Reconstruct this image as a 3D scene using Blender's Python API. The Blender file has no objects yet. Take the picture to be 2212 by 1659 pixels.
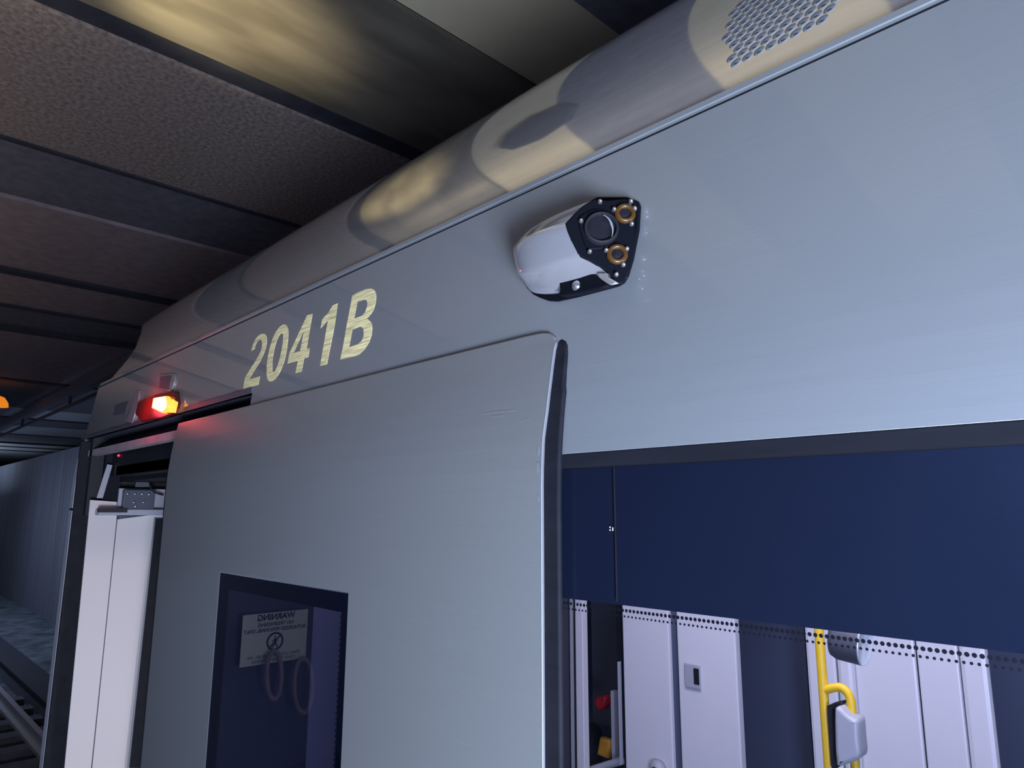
import bpy, bmesh, math, random
from mathutils import Vector, Matrix
random.seed(4)
SC = bpy.context.scene
COL = SC.collection

# ------------------------------------------------------------------ camera
W, H, F = 2212, 1659, 1503.0
CZ = 1.8                                   # eye height above the platform
PITCH = math.atan(275 / F); YAW = math.radians(43.8); ROLL = math.radians(0.19)
FH = Vector((-math.cos(YAW), math.sin(YAW), 0)); RT = Vector((math.sin(YAW), math.cos(YAW), 0)); UP = Vector((0, 0, 1))
FW = FH * math.cos(PITCH) + UP * math.sin(PITCH)
UU = -FH * math.sin(PITCH) + UP * math.cos(PITCH)
R2 = RT * math.cos(ROLL) + UU * math.sin(ROLL)
U2 = -RT * math.sin(ROLL) + UU * math.cos(ROLL)
cd = bpy.data.cameras.new('camera'); cam = bpy.data.objects.new('camera', cd); COL.objects.link(cam)
cd.sensor_fit = 'HORIZONTAL'; cd.sensor_width = 36; cd.lens = F / W * 36
cd.clip_start = 0.02; cd.clip_end = 200
M = Matrix.Identity(4)
for i in range(3):
    M[i][0] = R2[i]; M[i][1] = U2[i]; M[i][2] = -FW[i]
M[2][3] = CZ
cam.matrix_world = M
SC.camera = cam

# ------------------------------------------------------------------ view, world, lights
SC.view_settings.view_transform = 'Standard'; SC.view_settings.look = 'None'
SC.view_settings.exposure = 0.0; SC.view_settings.gamma = 1.0; SC.view_settings.use_curve_mapping = False
wd = bpy.data.worlds.new('world'); SC.world = wd; wd.use_nodes = True
wd.node_tree.nodes['Background'].inputs[0].default_value = (0.35, 0.42, 0.75, 1)
wd.node_tree.nodes['Background'].inputs[1].default_value = 0.02
SC.cycles.max_bounces = 8; SC.cycles.transparent_max_bounces = 16

def light(name, kind, loc, energy, color, target=None, size=0.5, size_y=None, radius=0.05, spot=60, blend=0.6, spread=180):
    d = bpy.data.lights.new(name, kind); d.energy = energy; d.color = color
    if kind == 'AREA':
        d.size = size; d.spread = math.radians(spread)
        if size_y: d.shape = 'RECTANGLE'; d.size_y = size_y
    else:
        d.shadow_soft_size = radius
    if kind == 'SPOT':
        d.spot_size = math.radians(spot); d.spot_blend = blend
    o = bpy.data.objects.new(name, d); COL.objects.link(o); o.location = loc
    if target is not None:
        o.rotation_euler = (Vector(target) - Vector(loc)).to_track_quat('-Z', 'Y').to_euler()
    return o

light('platform_light', 'AREA', (0.75, -0.28, 1.05), 67, (0.66, 0.77, 1.0), (-0.25, 0.6, 1.6), size=0.5, size_y=0.6, spread=140)
light('back_wall_fill', 'AREA', (0.3, -3.1, 2.9), 90, (0.38, 0.55, 1.0), (0.0, -4.5, 1.0), size=2.5, size_y=0.3)  # added fill on the back wall, gives the glass its navy veil
light('ceiling_uplight', 'AREA', (0.2, 0.15, 3.62), 17, (1.0, 0.84, 0.58), (0.2, 0.15, 5), size=6.8, size_y=0.12)
light('ceiling_uplight_left', 'AREA', (-8.0, -0.7, 3.0), 20, (1.0, 0.80, 0.62), (-8.0, -0.7, 5), size=9, size_y=0.2)
light('ceiling_uplight_rear', 'AREA', (-3.6, -1.9, 3.4), 30, (1.0, 0.86, 0.62), (-3.6, -1.9, 5), size=15, size_y=0.12)
light('ceiling_patch_fill', 'SPOT', (-2.7, 0.1, 2.9), 260, (1.0, 0.84, 0.5), (-2.88, 0.92, 4.0), radius=0.06, spot=42, blend=1.0)  # added spot without a fixture, makes the warm patch on the perforated panel
light('sign_fill', 'SPOT', (-2.6, -2.2, 2.6), 22, (1.0, 0.97, 0.9), (-4.5, -0.95, 1.1), radius=0.1, spot=40, blend=0.7)  # added spot, brightens the sign for its reflection
light('saloon_light', 'AREA', (-0.5, 1.25, 2.3), 35, (0.88, 0.86, 1.0), (-0.5, 1.6, 0), size=1.6, size_y=0.5)
light('vestibule_light', 'AREA', (0.3, 1.3, 2.28), 1.0, (1.0, 0.90, 0.92), (-2.78, 0.85, 1.1), size=0.25, size_y=0.15, spread=60)
light('tunnel_wall_fill', 'AREA', (-19, 1.2, 2.2), 110, (0.55, 0.68, 1.0), (-19, 4.2, 0.0), size=12, size_y=0.5)  # added bluish fill aimed at the far track wall
light('tunnel_light_far', 'AREA', (-31, 2.2, 2.6), 90, (0.6, 0.75, 1.0), (-31, 2.6, 5), size=5, size_y=1.0)
light('marker_glow', 'POINT', (-2.17, 0.572, 2.10), 0.6, (1.0, 0.05, 0.08), radius=0.02)

# ------------------------------------------------------------------ materials
def srgb(r, g, b):
    f = lambda c: (c / 255 / 12.92) if c / 255 <= 0.04045 else ((c / 255 + 0.055) / 1.055) ** 2.4
    return (f(r), f(g), f(b), 1)

def mat(name, col, rough=0.5, metal=0.0, coat=0.0, coat_rough=0.03, noise=0.0, nscale=8.0, stretch=(1, 1, 1), bump=0.0, emit=None, estr=0.0, spec=0.5, detail=3.0):
    m = bpy.data.materials.new(name); m.use_nodes = True
    nt = m.node_tree; b = nt.nodes['Principled BSDF']
    b.inputs['Base Color'].default_value = (*col[:3], 1)
    b.inputs['Roughness'].default_value = rough; b.inputs['Metallic'].default_value = metal
    b.inputs['Coat Weight'].default_value = coat; b.inputs['Coat Roughness'].default_value = coat_rough
    b.inputs['Specular IOR Level'].default_value = spec
    if emit: b.inputs['Emission Color'].default_value = (*emit[:3], 1); b.inputs['Emission Strength'].default_value = estr
    if noise or bump:
        tc = nt.nodes.new('ShaderNodeTexCoord'); mp = nt.nodes.new('ShaderNodeMapping'); mp.inputs['Scale'].default_value = stretch
        nz = nt.nodes.new('ShaderNodeTexNoise'); nz.inputs['Scale'].default_value = nscale; nz.inputs['Detail'].default_value = detail
        nt.links.new(tc.outputs['Object'], mp.inputs[0]); nt.links.new(mp.outputs[0], nz.inputs['Vector'])
        if noise:
            mr = nt.nodes.new('ShaderNodeMapRange'); mr.inputs['From Min'].default_value = 0.3; mr.inputs['From Max'].default_value = 0.7
            mr.inputs['To Min'].default_value = 1 - noise; mr.inputs['To Max'].default_value = 1 + noise
            hs = nt.nodes.new('ShaderNodeHueSaturation'); hs.inputs['Color'].default_value = (*col[:3], 1)
            nt.links.new(nz.outputs['Fac'], mr.inputs['Value']); nt.links.new(mr.outputs[0], hs.inputs['Value'])
            nt.links.new(hs.outputs[0], b.inputs['Base Color'])
        if bump:
            bp = nt.nodes.new('ShaderNodeBump'); bp.inputs['Strength'].default_value = bump; bp.inputs['Distance'].default_value = 0.001
            nt.links.new(nz.outputs['Fac'], bp.inputs['Height']); nt.links.new(bp.outputs[0], b.inputs['Normal'])
    return m

def glass_mat(name, tint, refl=(1, 1, 1), ior=1.5, gain=1.0):
    m = bpy.data.materials.new(name); m.use_nodes = True; nt = m.node_tree; nt.nodes.clear()
    out = nt.nodes.new('ShaderNodeOutputMaterial'); mx = nt.nodes.new('ShaderNodeMixShader')
    fr = nt.nodes.new('ShaderNodeFresnel'); fr.inputs[0].default_value = ior
    ml = nt.nodes.new('ShaderNodeMath'); ml.operation = 'MULTIPLY'; ml.inputs[1].default_value = gain; ml.use_clamp = True
    tr = nt.nodes.new('ShaderNodeBsdfTransparent'); tr.inputs[0].default_value = (*tint, 1)
    gl = nt.nodes.new('ShaderNodeBsdfGlossy'); gl.inputs['Roughness'].default_value = 0.0; gl.inputs[0].default_value = (*refl, 1)
    ge = nt.nodes.new('ShaderNodeNewGeometry'); inv = nt.nodes.new('ShaderNodeMath'); inv.operation = 'SUBTRACT'; inv.inputs[0].default_value = 1.0
    m2 = nt.nodes.new('ShaderNodeMath'); m2.operation = 'MULTIPLY'
    nt.links.new(ge.outputs['Backfacing'], inv.inputs[1])
    nt.links.new(fr.outputs[0], ml.inputs[0]); nt.links.new(ml.outputs[0], m2.inputs[0]); nt.links.new(inv.outputs[0], m2.inputs[1]); nt.links.new(m2.outputs[0], mx.inputs[0])
    nt.links.new(tr.outputs[0], mx.inputs[1]); nt.links.new(gl.outputs[0], mx.inputs[2]); nt.links.new(mx.outputs[0], out.inputs[0])
    return m

MT = {}
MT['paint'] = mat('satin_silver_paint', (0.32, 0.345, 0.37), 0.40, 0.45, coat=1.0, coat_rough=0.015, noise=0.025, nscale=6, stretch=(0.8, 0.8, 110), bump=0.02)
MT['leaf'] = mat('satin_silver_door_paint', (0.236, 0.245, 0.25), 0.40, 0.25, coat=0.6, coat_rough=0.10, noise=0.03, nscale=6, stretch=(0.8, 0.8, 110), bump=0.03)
MT['fairing'] = mat('brushed_silver_metal', (0.50, 0.50, 0.50), 0.06, 0.68, noise=0.06, nscale=7, stretch=(0.7, 14, 14), bump=0.02)
MT['edge'] = mat('bare_edge_metal', (0.24, 0.25, 0.28), 0.45, 0.2)
MT['rubber'] = mat('black_rubber', (0.014, 0.015, 0.020), 0.65, spec=0.2, noise=0.2, nscale=30)
MT['black'] = mat('black_recess', (0.010, 0.011, 0.016), 0.6)
MT['gasket'] = mat('window_gasket_rubber', (0.011, 0.012, 0.018), 0.7, spec=0.15, noise=0.15, nscale=12, stretch=(0.5, 1, 6))
MT['frit'] = mat('blue_sheen_frit', (0.022, 0.032, 0.062), 0.05, coat=0.0, spec=0.75)  # navy base carries the blue reflection of the platform side
MT['glass'] = glass_mat('tinted_window_glass', (0.74, 0.75, 0.80))
MT['doorglass'] = glass_mat('dark_door_glass', (0.45, 0.47, 0.58), gain=1.6)
MT['gold'] = mat('gold_reflective_film', (1.0, 0.86, 0.44), 0.5, 0.0, noise=0.5, nscale=9, stretch=(2.5, 2.5, 75), bump=0.05, detail=6)
MT['white_panel'] = mat('white_interior_panel', (0.72, 0.70, 0.74), 0.35)
MT['cream_panel'] = mat('cream_interior_panel', (0.72, 0.66, 0.64), 0.35)
MT['grey_panel'] = mat('dark_grey_panel', (0.08, 0.085, 0.11), 0.45)
MT['darkblue'] = mat('dark_blue_interior', (0.07, 0.085, 0.14), 0.5)
MT['seam'] = mat('dark_seam_gap', (0.03, 0.03, 0.04), 0.7)  # dark colour of the joints between panels
MT['yellow'] = mat('yellow_powder_coat', (0.80, 0.50, 0.02), 0.45, noise=0.06, nscale=250, bump=0.25)
MT['plastic'] = mat('light_grey_plastic', (0.40, 0.405, 0.45), 0.4)
MT['chrome'] = mat('polished_housing_metal', (0.74, 0.74, 0.78), 0.13, 0.72, noise=0.05, nscale=20, stretch=(0.6, 3, 3))
MT['cast'] = mat('black_cast_plate', (0.003, 0.004, 0.008), 0.6, spec=0.12)
MT['lens'] = mat('dark_lens_glass', (0.012, 0.012, 0.018), 0.32, noise=0.3, nscale=60)
MT['amber'] = mat('amber_ring_resin', (0.075, 0.032, 0.005), 0.4, coat=0.3)
MT['steel'] = mat('steel_fastener', (0.7, 0.7, 0.72), 0.2, 0.9)
MT['concrete'] = mat('speckled_brown_concrete', (0.275, 0.225, 0.205), 0.85, noise=0.4, nscale=40, detail=8)
MT['concrete_blue'] = mat('dark_blue_grey_concrete', (0.15, 0.15, 0.19), 0.8, noise=0.18, nscale=14)
MT['concrete_plum'] = mat('plum_brown_concrete', (0.34, 0.27, 0.29), 0.8, noise=0.15, nscale=10)
MT['beam'] = mat('dark_steel_beam', (0.035, 0.037, 0.055), 0.6, noise=0.2, nscale=10)
MT['tan_panel'] = mat('pale_ceiling_panel', (0.58, 0.52, 0.37), 0.6, noise=0.05, nscale=4)
MT['pale_metal'] = mat('pale_metal_slat', (0.6, 0.62, 0.66), 0.45, 0.2)
MT['wall'] = mat('ribbed_dark_wall', (0.16, 0.165, 0.20), 0.8, noise=0.35, nscale=1.0, stretch=(16, 1, 0.25), detail=5)
MT['ballast'] = mat('track_ballast', (0.13, 0.16, 0.18), 0.9, noise=0.6, nscale=3, detail=6)
MT['floor'] = mat('platform_paving', (0.35, 0.35, 0.37), 0.7, noise=0.1, nscale=4)
MT['backwall'] = mat('platform_wall_tile', (0.30, 0.34, 0.46), 0.6, noise=0.08, nscale=2)
MT['red'] = mat('red_plastic', (0.5, 0.012, 0.03), 0.4)
MT['orange'] = mat('orange_yellow_plastic', (0.75, 0.36, 0.03), 0.45)
MT['white'] = mat('white_sign_face', (0.78, 0.78, 0.72), 0.6)
MT['ink'] = mat('black_sign_ink', (0.02, 0.02, 0.02), 0.7)
MT['lampcore'] = mat('lit_lamp_core', (1, .8, .5), 0.4, emit=(1.0, 0.80, 0.45), estr=9)
MT['lamprim'] = mat('lit_lamp_lens', (.8, .1, .05), 0.3, emit=(1.0, 0.30, 0.03), estr=2.4)
MT['orangelamp'] = mat('lit_orange_lamp', (.8, .3, .05), 0.4, emit=(1.0, 0.28, 0.02), estr=0.75)
MT['lamp_dark'] = mat('dark_red_lamp_body', (0.09, 0.006, 0.008), 0.35)
MT['led'] = mat('lit_red_led', (.8, .05, .05), 0.4, emit=(1.0, 0.02, 0.08), estr=3)

def perforated():
    m = mat('perforated_ceiling_metal', (0.5, 0.46, 0.38), 0.5, 0.35); nt = m.node_tree; b = nt.nodes['Principled BSDF']
    tc = nt.nodes.new('ShaderNodeTexCoord'); vo = nt.nodes.new('ShaderNodeTexVoronoi'); vo.inputs['Scale'].default_value = 75; vo.inputs['Randomness'].default_value = 0.0
    rp = nt.nodes.new('ShaderNodeMapRange'); rp.inputs['From Min'].default_value = 0.28; rp.inputs['From Max'].default_value = 0.36
    nz = nt.nodes.new('ShaderNodeTexNoise'); nz.inputs['Scale'].default_value = 2.2
    mp = nt.nodes.new('ShaderNodeMapping'); mp.inputs['Scale'].default_value = (2.5, 0.7, 1)
    mr2 = nt.nodes.new('ShaderNodeMapRange'); mr2.inputs['From Min'].default_value = 0.35; mr2.inputs['From Max'].default_value = 0.65; mr2.inputs['To Min'].default_value = 0.55; mr2.inputs['To Max'].default_value = 1.1
    mul = nt.nodes.new('ShaderNodeMath'); mul.operation = 'MULTIPLY'
    mx = nt.nodes.new('ShaderNodeMix'); mx.data_type = 'RGBA'; mx.inputs[6].default_value = (0.04, 0.035, 0.03, 1); mx.inputs[7].default_value = (0.26, 0.235, 0.19, 1)
    L = nt.links.new
    L(tc.outputs['Object'], vo.inputs['Vector']); L(vo.outputs['Distance'], rp.inputs['Value']); L(tc.outputs['Object'], mp.inputs[0]); L(mp.outputs[0], nz.inputs['Vector'])
    L(nz.outputs['Fac'], mr2.inputs['Value']); L(rp.outputs[0], mul.inputs[0]); L(mr2.outputs[0], mul.inputs[1]); L(mul.outputs[0], mx.inputs[0]); L(mx.outputs[2], b.inputs['Base Color'])
    return m
MT['perf'] = perforated()

# ------------------------------------------------------------------ helpers
def ray(px, py): return FW * F + R2 * (px - W / 2) + U2 * (H / 2 - py)
def at(px, py, Y):
    """point of the side plane y = Y seen at that place in the picture -> (x, height above eye)"""
    d = ray(px, py); t = Y / d.y
    return (d.x * t, d.z * t)
def yb(h):                                   # outside profile of the car body, h above eye level
    if h < 0.05: return 0.615
    if h < 0.20: return 0.615 + 0.5 * (h - 0.05) ** 2 * (0.11 / 0.15)
    return 0.615 + 0.00825 + 0.11 * (h - 0.20)
def yl(h): return yb(h) - 0.015 + 0.009 * min(1.0, max(0.0, (h - 0.05) / 0.165)) ** 1.5              # door leaf stands proud of the body
def on(px, py, yf, off=0.0):
    Y = 0.63
    for _ in range(12):
        x, h = at(px, py, Y); Y = yf(h) + off
    return (x, h)
def onb(pts, off=0.0): return [on(p[0], p[1], yb, off) for p in pts]
def onl(pts, off=0.0): return [on(p[0], p[1], yl, off) for p in pts]
def onplane(px, py, P0, N):
    d = ray(px, py); o = Vector((0, 0, CZ)); t = (Vector(P0) - o).dot(N) / d.dot(N)
    return o + d * t

def link(name, me, m, parent=None):
    o = bpy.data.objects.new(name, me); COL.objects.link(o)
    if m is not None: me.materials.append(MT[m] if isinstance(m, str) else m)
    if parent is not None: o.parent = parent; o.matrix_parent_inverse = parent.matrix_world.inverted()
    return o
def bmobj(name, bm, m, parent=None, smooth=False):
    me = bpy.data.meshes.new(name); bm.normal_update(); bm.to_mesh(me); bm.free()
    if smooth:
        for p in me.polygons: p.use_smooth = True
    return link(name, me, m, parent)
def thing(name, label, cat, loc=(0, 0, 0), group=None):
    o = bpy.data.objects.new(name, None); COL.objects.link(o); o.location = loc; o.empty_display_size = 0.05
    bpy.context.view_layer.update()
    return tag(o, label, cat, group)
def tag(o, label, cat, group=None):
    o['label'] = label; o['category'] = cat
    if group: o['group'] = group
    return o
def struct(o): o['kind'] = 'structure'; return o

def flat(outlines, thick, bevel=0.0):
    """filled 2D outline(s) with holes, extruded; returns a bmesh in (u, v, w)"""
    cu = bpy.data.curves.new('t', 'CURVE'); cu.dimensions = '2D'; cu.fill_mode = 'BOTH'; cu.extrude = thick / 2
    if bevel: cu.bevel_depth = bevel; cu.bevel_resolution = 2; cu.offset = -bevel; cu.extrude = max(thick / 2 - bevel, 1e-5)
    for o in outlines:
        s = cu.splines.new('POLY'); s.points.add(len(o) - 1); s.use_cyclic_u = True
        for i, p in enumerate(o): s.points[i].co = (p[0], p[1], 0, 1)
    ob = bpy.data.objects.new('t', cu); COL.objects.link(ob)
    dg = bpy.context.evaluated_depsgraph_get(); me = bpy.data.meshes.new_from_object(ob.evaluated_get(dg))
    bm = bmesh.new(); bm.from_mesh(me); bmesh.ops.remove_doubles(bm, verts=bm.verts, dist=1e-6)
    bpy.data.objects.remove(ob); bpy.data.curves.remove(cu); bpy.data.meshes.remove(me)
    return bm
def sheet(name, outlines, m, parent, yf=yb, off=0.0, thick=0.003, bevel=0.0, cuts=None):
    """an (x, h) outline bent onto the side profile; off > 0 is further in, the outer face lies at yf+off"""
    bm = flat(outlines, thick, bevel)
    for c in (cuts if cuts is not None else [0.05, 0.08, 0.11, 0.14, 0.17, 0.20]):
        bmesh.ops.bisect_plane(bm, geom=bm.verts[:] + bm.edges[:] + bm.faces[:], plane_co=(0, c, 0), plane_no=(0, 1, 0))
    for v in bm.verts:
        x, h, w = v.co; v.co = (x, yf(h) + off + thick / 2 - w, h + CZ)
    for f in bm.faces: f.material_index = 0
    bmesh.ops.recalc_face_normals(bm, faces=bm.faces)
    return bmobj(name, bm, m, parent)
def rect(x0, h0, x1, h1): return [(x0, h0), (x1, h0), (x1, h1), (x0, h1)]
def box(name, lo, hi, m, parent=None, bevel=0.0, seg=2):
    bm = bmesh.new(); bmesh.ops.create_cube(bm, size=1)
    for v in bm.verts: v.co = [(lo[i] + hi[i]) / 2 + v.co[i] * (hi[i] - lo[i]) for i in range(3)]
    if bevel: bmesh.ops.bevel(bm, geom=bm.edges[:], offset=bevel, segments=seg, profile=0.5, affect='EDGES')
    return bmobj(name, bm, m, parent)
def boxes(name, lst, m, parent=None):
    bm = bmesh.new()
    for lo, hi in lst:
        r = bmesh.ops.create_cube(bm, size=1)
        for v in r['verts']: v.co = [(lo[i] + hi[i]) / 2 + v.co[i] * (hi[i] - lo[i]) for i in range(3)]
    return bmobj(name, bm, m, parent)
def tube(name, pts, r, m, parent=None, seg=16, smooth_path=True):
    cu = bpy.data.curves.new('t', 'CURVE'); cu.dimensions = '3D'; cu.bevel_depth = r; cu.bevel_resolution = max(2, seg // 4); cu.use_fill_caps = True; cu.resolution_u = 8
    s = cu.splines.new('NURBS' if smooth_path and len(pts) > 2 else 'POLY'); s.points.add(len(pts) - 1)
    for i, p in enumerate(pts): s.points[i].co = (*p, 1)
    if smooth_path and len(pts) > 2: s.order_u = 3; s.use_endpoint_u = True
    ob = bpy.data.objects.new('t', cu); COL.objects.link(ob)
    dg = bpy.context.evaluated_depsgraph_get(); me = bpy.data.meshes.new_from_object(ob.evaluated_get(dg))
    bpy.data.objects.remove(ob); bpy.data.curves.remove(cu); me.name = name
    for p in me.polygons: p.use_smooth = True
    return link(name, me, m, parent)
def frame_from(n, upv=(0, 0, 1)):
    n = Vector(n).normalized(); u = Vector(upv).cross(n).normalized(); v = n.cross(u)
    return u, v, n
def place(bm, o, u, v, n):
    o, u, v, n = map(Vector, (o, u, v, n))
    for q in bm.verts: q.co = o + u * q.co.x + v * q.co.y + n * q.co.z
    return bm
def lathe(prof, seg=24):
    """profile [(r, z)] about local z"""
    bm = bmesh.new(); rings = []
    for r, z in prof:
        if r < 1e-6: rings.append([bm.verts.new((0, 0, z))])
        else: rings.append([bm.verts.new((r * math.cos(2 * math.pi * k / seg), r * math.sin(2 * math.pi * k / seg), z)) for k in range(seg)])
    for a, b in zip(rings, rings[1:]):
        for k in range(seg):
            k2 = (k + 1) % seg
            if len(a) == 1 and len(b) == 1: continue
            if len(a) == 1: bm.faces.new((a[0], b[k], b[k2]))
            elif len(b) == 1: bm.faces.new((a[k], a[k2], b[0]))
            else: bm.faces.new((a[k], a[k2], b[k2], b[k]))
    bmesh.ops.recalc_face_normals(bm, faces=bm.faces)
    return bm
def text_bm(s, size, bold=0.0):
    cu = bpy.data.curves.new('t', 'FONT'); cu.body = s; cu.size = size; cu.align_x = 'CENTER'; cu.align_y = 'CENTER'; cu.extrude = 0.0005; cu.offset = bold
    ob = bpy.data.objects.new('t', cu); COL.objects.link(ob)
    dg = bpy.context.evaluated_depsgraph_get(); me = bpy.data.meshes.new_from_object(ob.evaluated_get(dg))
    bm = bmesh.new(); bm.from_mesh(me); bpy.data.objects.remove(ob); bpy.data.curves.remove(cu); bpy.data.meshes.remove(me)
    return bm

# ------------------------------------------------------------------ station shell
HC = 4.0
def slab(name, x0, x1, m, z=HC, y0=-4.5, y1=7.0, th=0.12): return struct(box(name, (x0, y0, z), (x1, y1, z + th), m))
struct(box('floor_platform', (-4.7, -4.5, -0.2), (6, 0.42, 0.0), 'floor'))
struct(box('floor_trackbed', (-46, -4.5, -1.1), (6, 7.0, -0.9), 'ballast'))
struct(box('wall_back', (-46, -4.7, -1.1), (6, -4.5, 4.3), 'backwall'))
struct(box('wall_right', (6, -4.7, -1.1), (6.2, 7.0, 4.3), 'backwall'))
struct(box('wall_left', (-46.2, -4.7, -1.1), (-46, 7.0, 4.3), 'wall'))
struct(box('wall_far', (-46, 4.2, -0.9), (6, 4.35, 3.35), 'wall'))
struct(box('wall_outer', (-46, 7.0, -1.1), (6, 7.2, 4.3), 'beam'))
# ceiling: transverse strips, dark steel between them
strips = [(-2.30, -1.76, 'tan_panel', 0), (-1.14, -0.57, 'tan_panel', 0), (0.05, 0.62, 'tan_panel', 0), (1.24, 1.8, 'tan_panel', 0),
          (-1.76, -1.14, 'concrete_blue', 0.0), (-0.57, 0.05, 'concrete_blue', 0.0), (0.62, 1.24, 'concrete_blue', 0.0), (1.8, 6.0, 'concrete', 0.0),
          (-4.87, -3.44, 'concrete', 0), (-5.88, -4.87, 'concrete_blue', 0.03), (-7.62, -5.88, 'concrete_plum', 0),
          (-9.1, -7.78, 'concrete_plum', 0), (-10.3, -9.1, 'concrete_blue', 0.03), (-12.4, -10.3, 'concrete_plum', 0), (-14.3, -12.4, 'concrete_plum', 0.0),
          (-18.4, -14.45, 'concrete_blue', 0), (-20.1, -18.4, 'pale_metal', -0.02), (-22.3, -20.3, 'concrete_blue', 0), (-24.6, -22.3, 'pale_metal', -0.02),
          (-28.0, -24.8, 'concrete_blue', 0), (-29.6, -28.1, 'pale_metal', -0.02), (-31.5, -29.8, 'pale_metal', -0.02), (-33, -31.7, 'pale_metal', -0.02), (-46, -33.2, 'pale_metal', 0)]
for i, (a, b, m, dz) in enumerate(strips):
    slab('ceiling' if m != 'x' else '', a, b, m, HC + dz)
slab('ceiling', -46, 6, 'beam', HC + 0.13, th=0.1)
k = 1
for a, b, z0 in [(-3.44, -3.24, 0.02), (-4.90, -4.86, -0.015), (-7.78, -7.62, -0.03), (-9.14, -9.04, -0.02), (-10.36, -10.24, -0.03), (-14.45, -14.3, -0.03), (-20.3, -20.1, -0.04), (-24.8, -24.6, -0.04), (-28.1, -28.0, -0.05), (-29.8, -29.6, -0.05), (-31.7, -31.5, -0.05)]:
    struct(box('trim_%d' % k, (a, -4.5, HC + z0), (b, 7.0, HC + 0.12), 'beam')); k += 1
g = 'dark discs under the ceiling'
for i_, x_ in enumerate((-1.76, -0.57)):
    bm = lathe([(0, 0), (0.20, 0), (0.21, 0.012), (0.21, 0.05), (0.05, 0.06), (0.05, 0.2), (0, 0.2)], 8)
    for v in bm.verts: v.co += Vector((x_, 0.72, 3.80))
    o = bmobj('ceiling_disc', bm, 'beam'); tag(o, ('dark ceiling disc mirrored in the roof fairing up and left of the camera pod', 'dark ceiling disc mirrored beside the round vent in the roof fairing')[i_], 'ceiling disc', g)
pp = box('perforated_ceiling_panel', (-3.24, -4.5, HC - 0.02), (-2.305, 7.0, HC + 0.1), 'perf')
tag(pp, 'wide brown perforated metal ceiling panel with a warm bright patch, topmost left', 'ceiling panel')
# long beam with rail over the track
bt = thing('overhead_beam', 'long dark overhead beam running above the track beyond the train end', 'beam', (-20, 2.5, 3.5))
box('beam', (-46, 2.50, 3.62), (-5.0, 2.62, 3.78), 'concrete_blue', bt)
box('lower_rail', (-46, 2.53, 3.44), (-5.0, 2.57, 3.48), 'beam', bt)
boxes('rail_hanger', [((-x - .05, 2.53, 3.48), (-x, 2.57, 3.62)) for x in (13, 17, 21, 26, 32)], 'beam', bt)
# track furniture left of the train
t = thing('cable_trough', 'low concrete cable trough lying along the foot of the ribbed wall', 'cable trough', (-12, 2.5, -0.9))
box('trough_body', (-40, 2.30, -0.9), (-3.4, 2.62, -0.66), 'concrete_blue', t); box('trough_lid', (-40, 2.27, -0.66), (-3.4, 2.65, -0.62), 'beam', t)
g = 'track sleepers beside the cable trough'
for i in range(7):
    o = box('track_sleeper', (-8.6 - 0.62 * i, 0.9, -0.9), (-8.36 - 0.62 * i, 2.25, -0.78), 'concrete_blue')
    tag(o, 'grey track sleeper nearest the train end, under the dull steel rail' if i == 0 else 'grey track sleeper farthest from the train end, under the dull steel rail' if i == 6 else 'grey track sleeper among others on dark ballast under the dull steel rail', 'sleeper', g)
for nm, y, lb in [('running_rail', 1.95, 'dull steel running rail on the sleepers, the one by the cable trough')]:
    o = boxes(nm, [((-40, y - .03, -0.64), (-3.4, y + .03, -0.60)), ((-40, y - .01, -0.74), (-3.4, y + .01, -0.64)), ((-40, y - .06, -0.78), (-3.4, y + .06, -0.74))], 'pale_metal'); tag(o, lb, 'rail')
# orange lamp high on the ceiling at the far left
ol = thing('dome_lamp', 'small glowing orange dome lamp under the ceiling at far left', 'lamp', (-14.55, 1.82, 3.55))
bm = lathe([(0.0, -0.01), (0.20, -0.01), (0.19, 0.06), (0.13, 0.15), (0.0, 0.2)], 24)
for v in bm.verts: v.co += Vector((-14.9, 1.8, 3.58))
bmobj('lamp_shade', bm, 'orangelamp', ol, True)
tube('lamp_stem', [(-14.9, 1.8, 3.77), (-14.9, 1.8, 4.0)], 0.02, 'beam', ol, 8)

# ------------------------------------------------------------------ the light rail car
car = thing('light_rail_car', 'silver grey light rail car filling the frame, numbered 2041B', 'train', (-1.5, 1.9, 0.0))
XL, XR = -2.945, 2.5                    # ends of the body side
X_SLOT = on(545, 849, yb)[0]; H_SLOT = on(545, 849, yb)[1]
HG = 0.4468                             # groove under the roof fairing
X_WIN0 = on(1150, 1100, yb)[0]          # left edge of the window opening (behind the leaf)
H_WIN = on(1208, 981, yb)[1]
X_JL = on(123, 1397, yb)[0]             # right edge of the narrow end post
X_JR = on(662, 1450, yb)[0]             # right jamb of the doorway, seen through the leaf window
outer = [(XL, -1.6), (X_JL, -1.6), (X_JL, H_SLOT), (X_SLOT, H_SLOT), (X_SLOT, 0.20), (X_JR + 0.13, 0.20), (X_JR + 0.13, -1.6), (XR, -1.6), (XR, HG - 0.0045), (-2.885, HG - 0.0045), (-2.93, 0.1)]
win_hole = rect(X_WIN0, -0.95, 1.6, H_WIN)
cuts = [-0.5, 0.05, 0.08, 0.11, 0.14, 0.17, 0.20, 0.3, 0.4]
sheet('body_side', [outer, win_hole], 'paint', car, thick=0.012, cuts=cuts)
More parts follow.
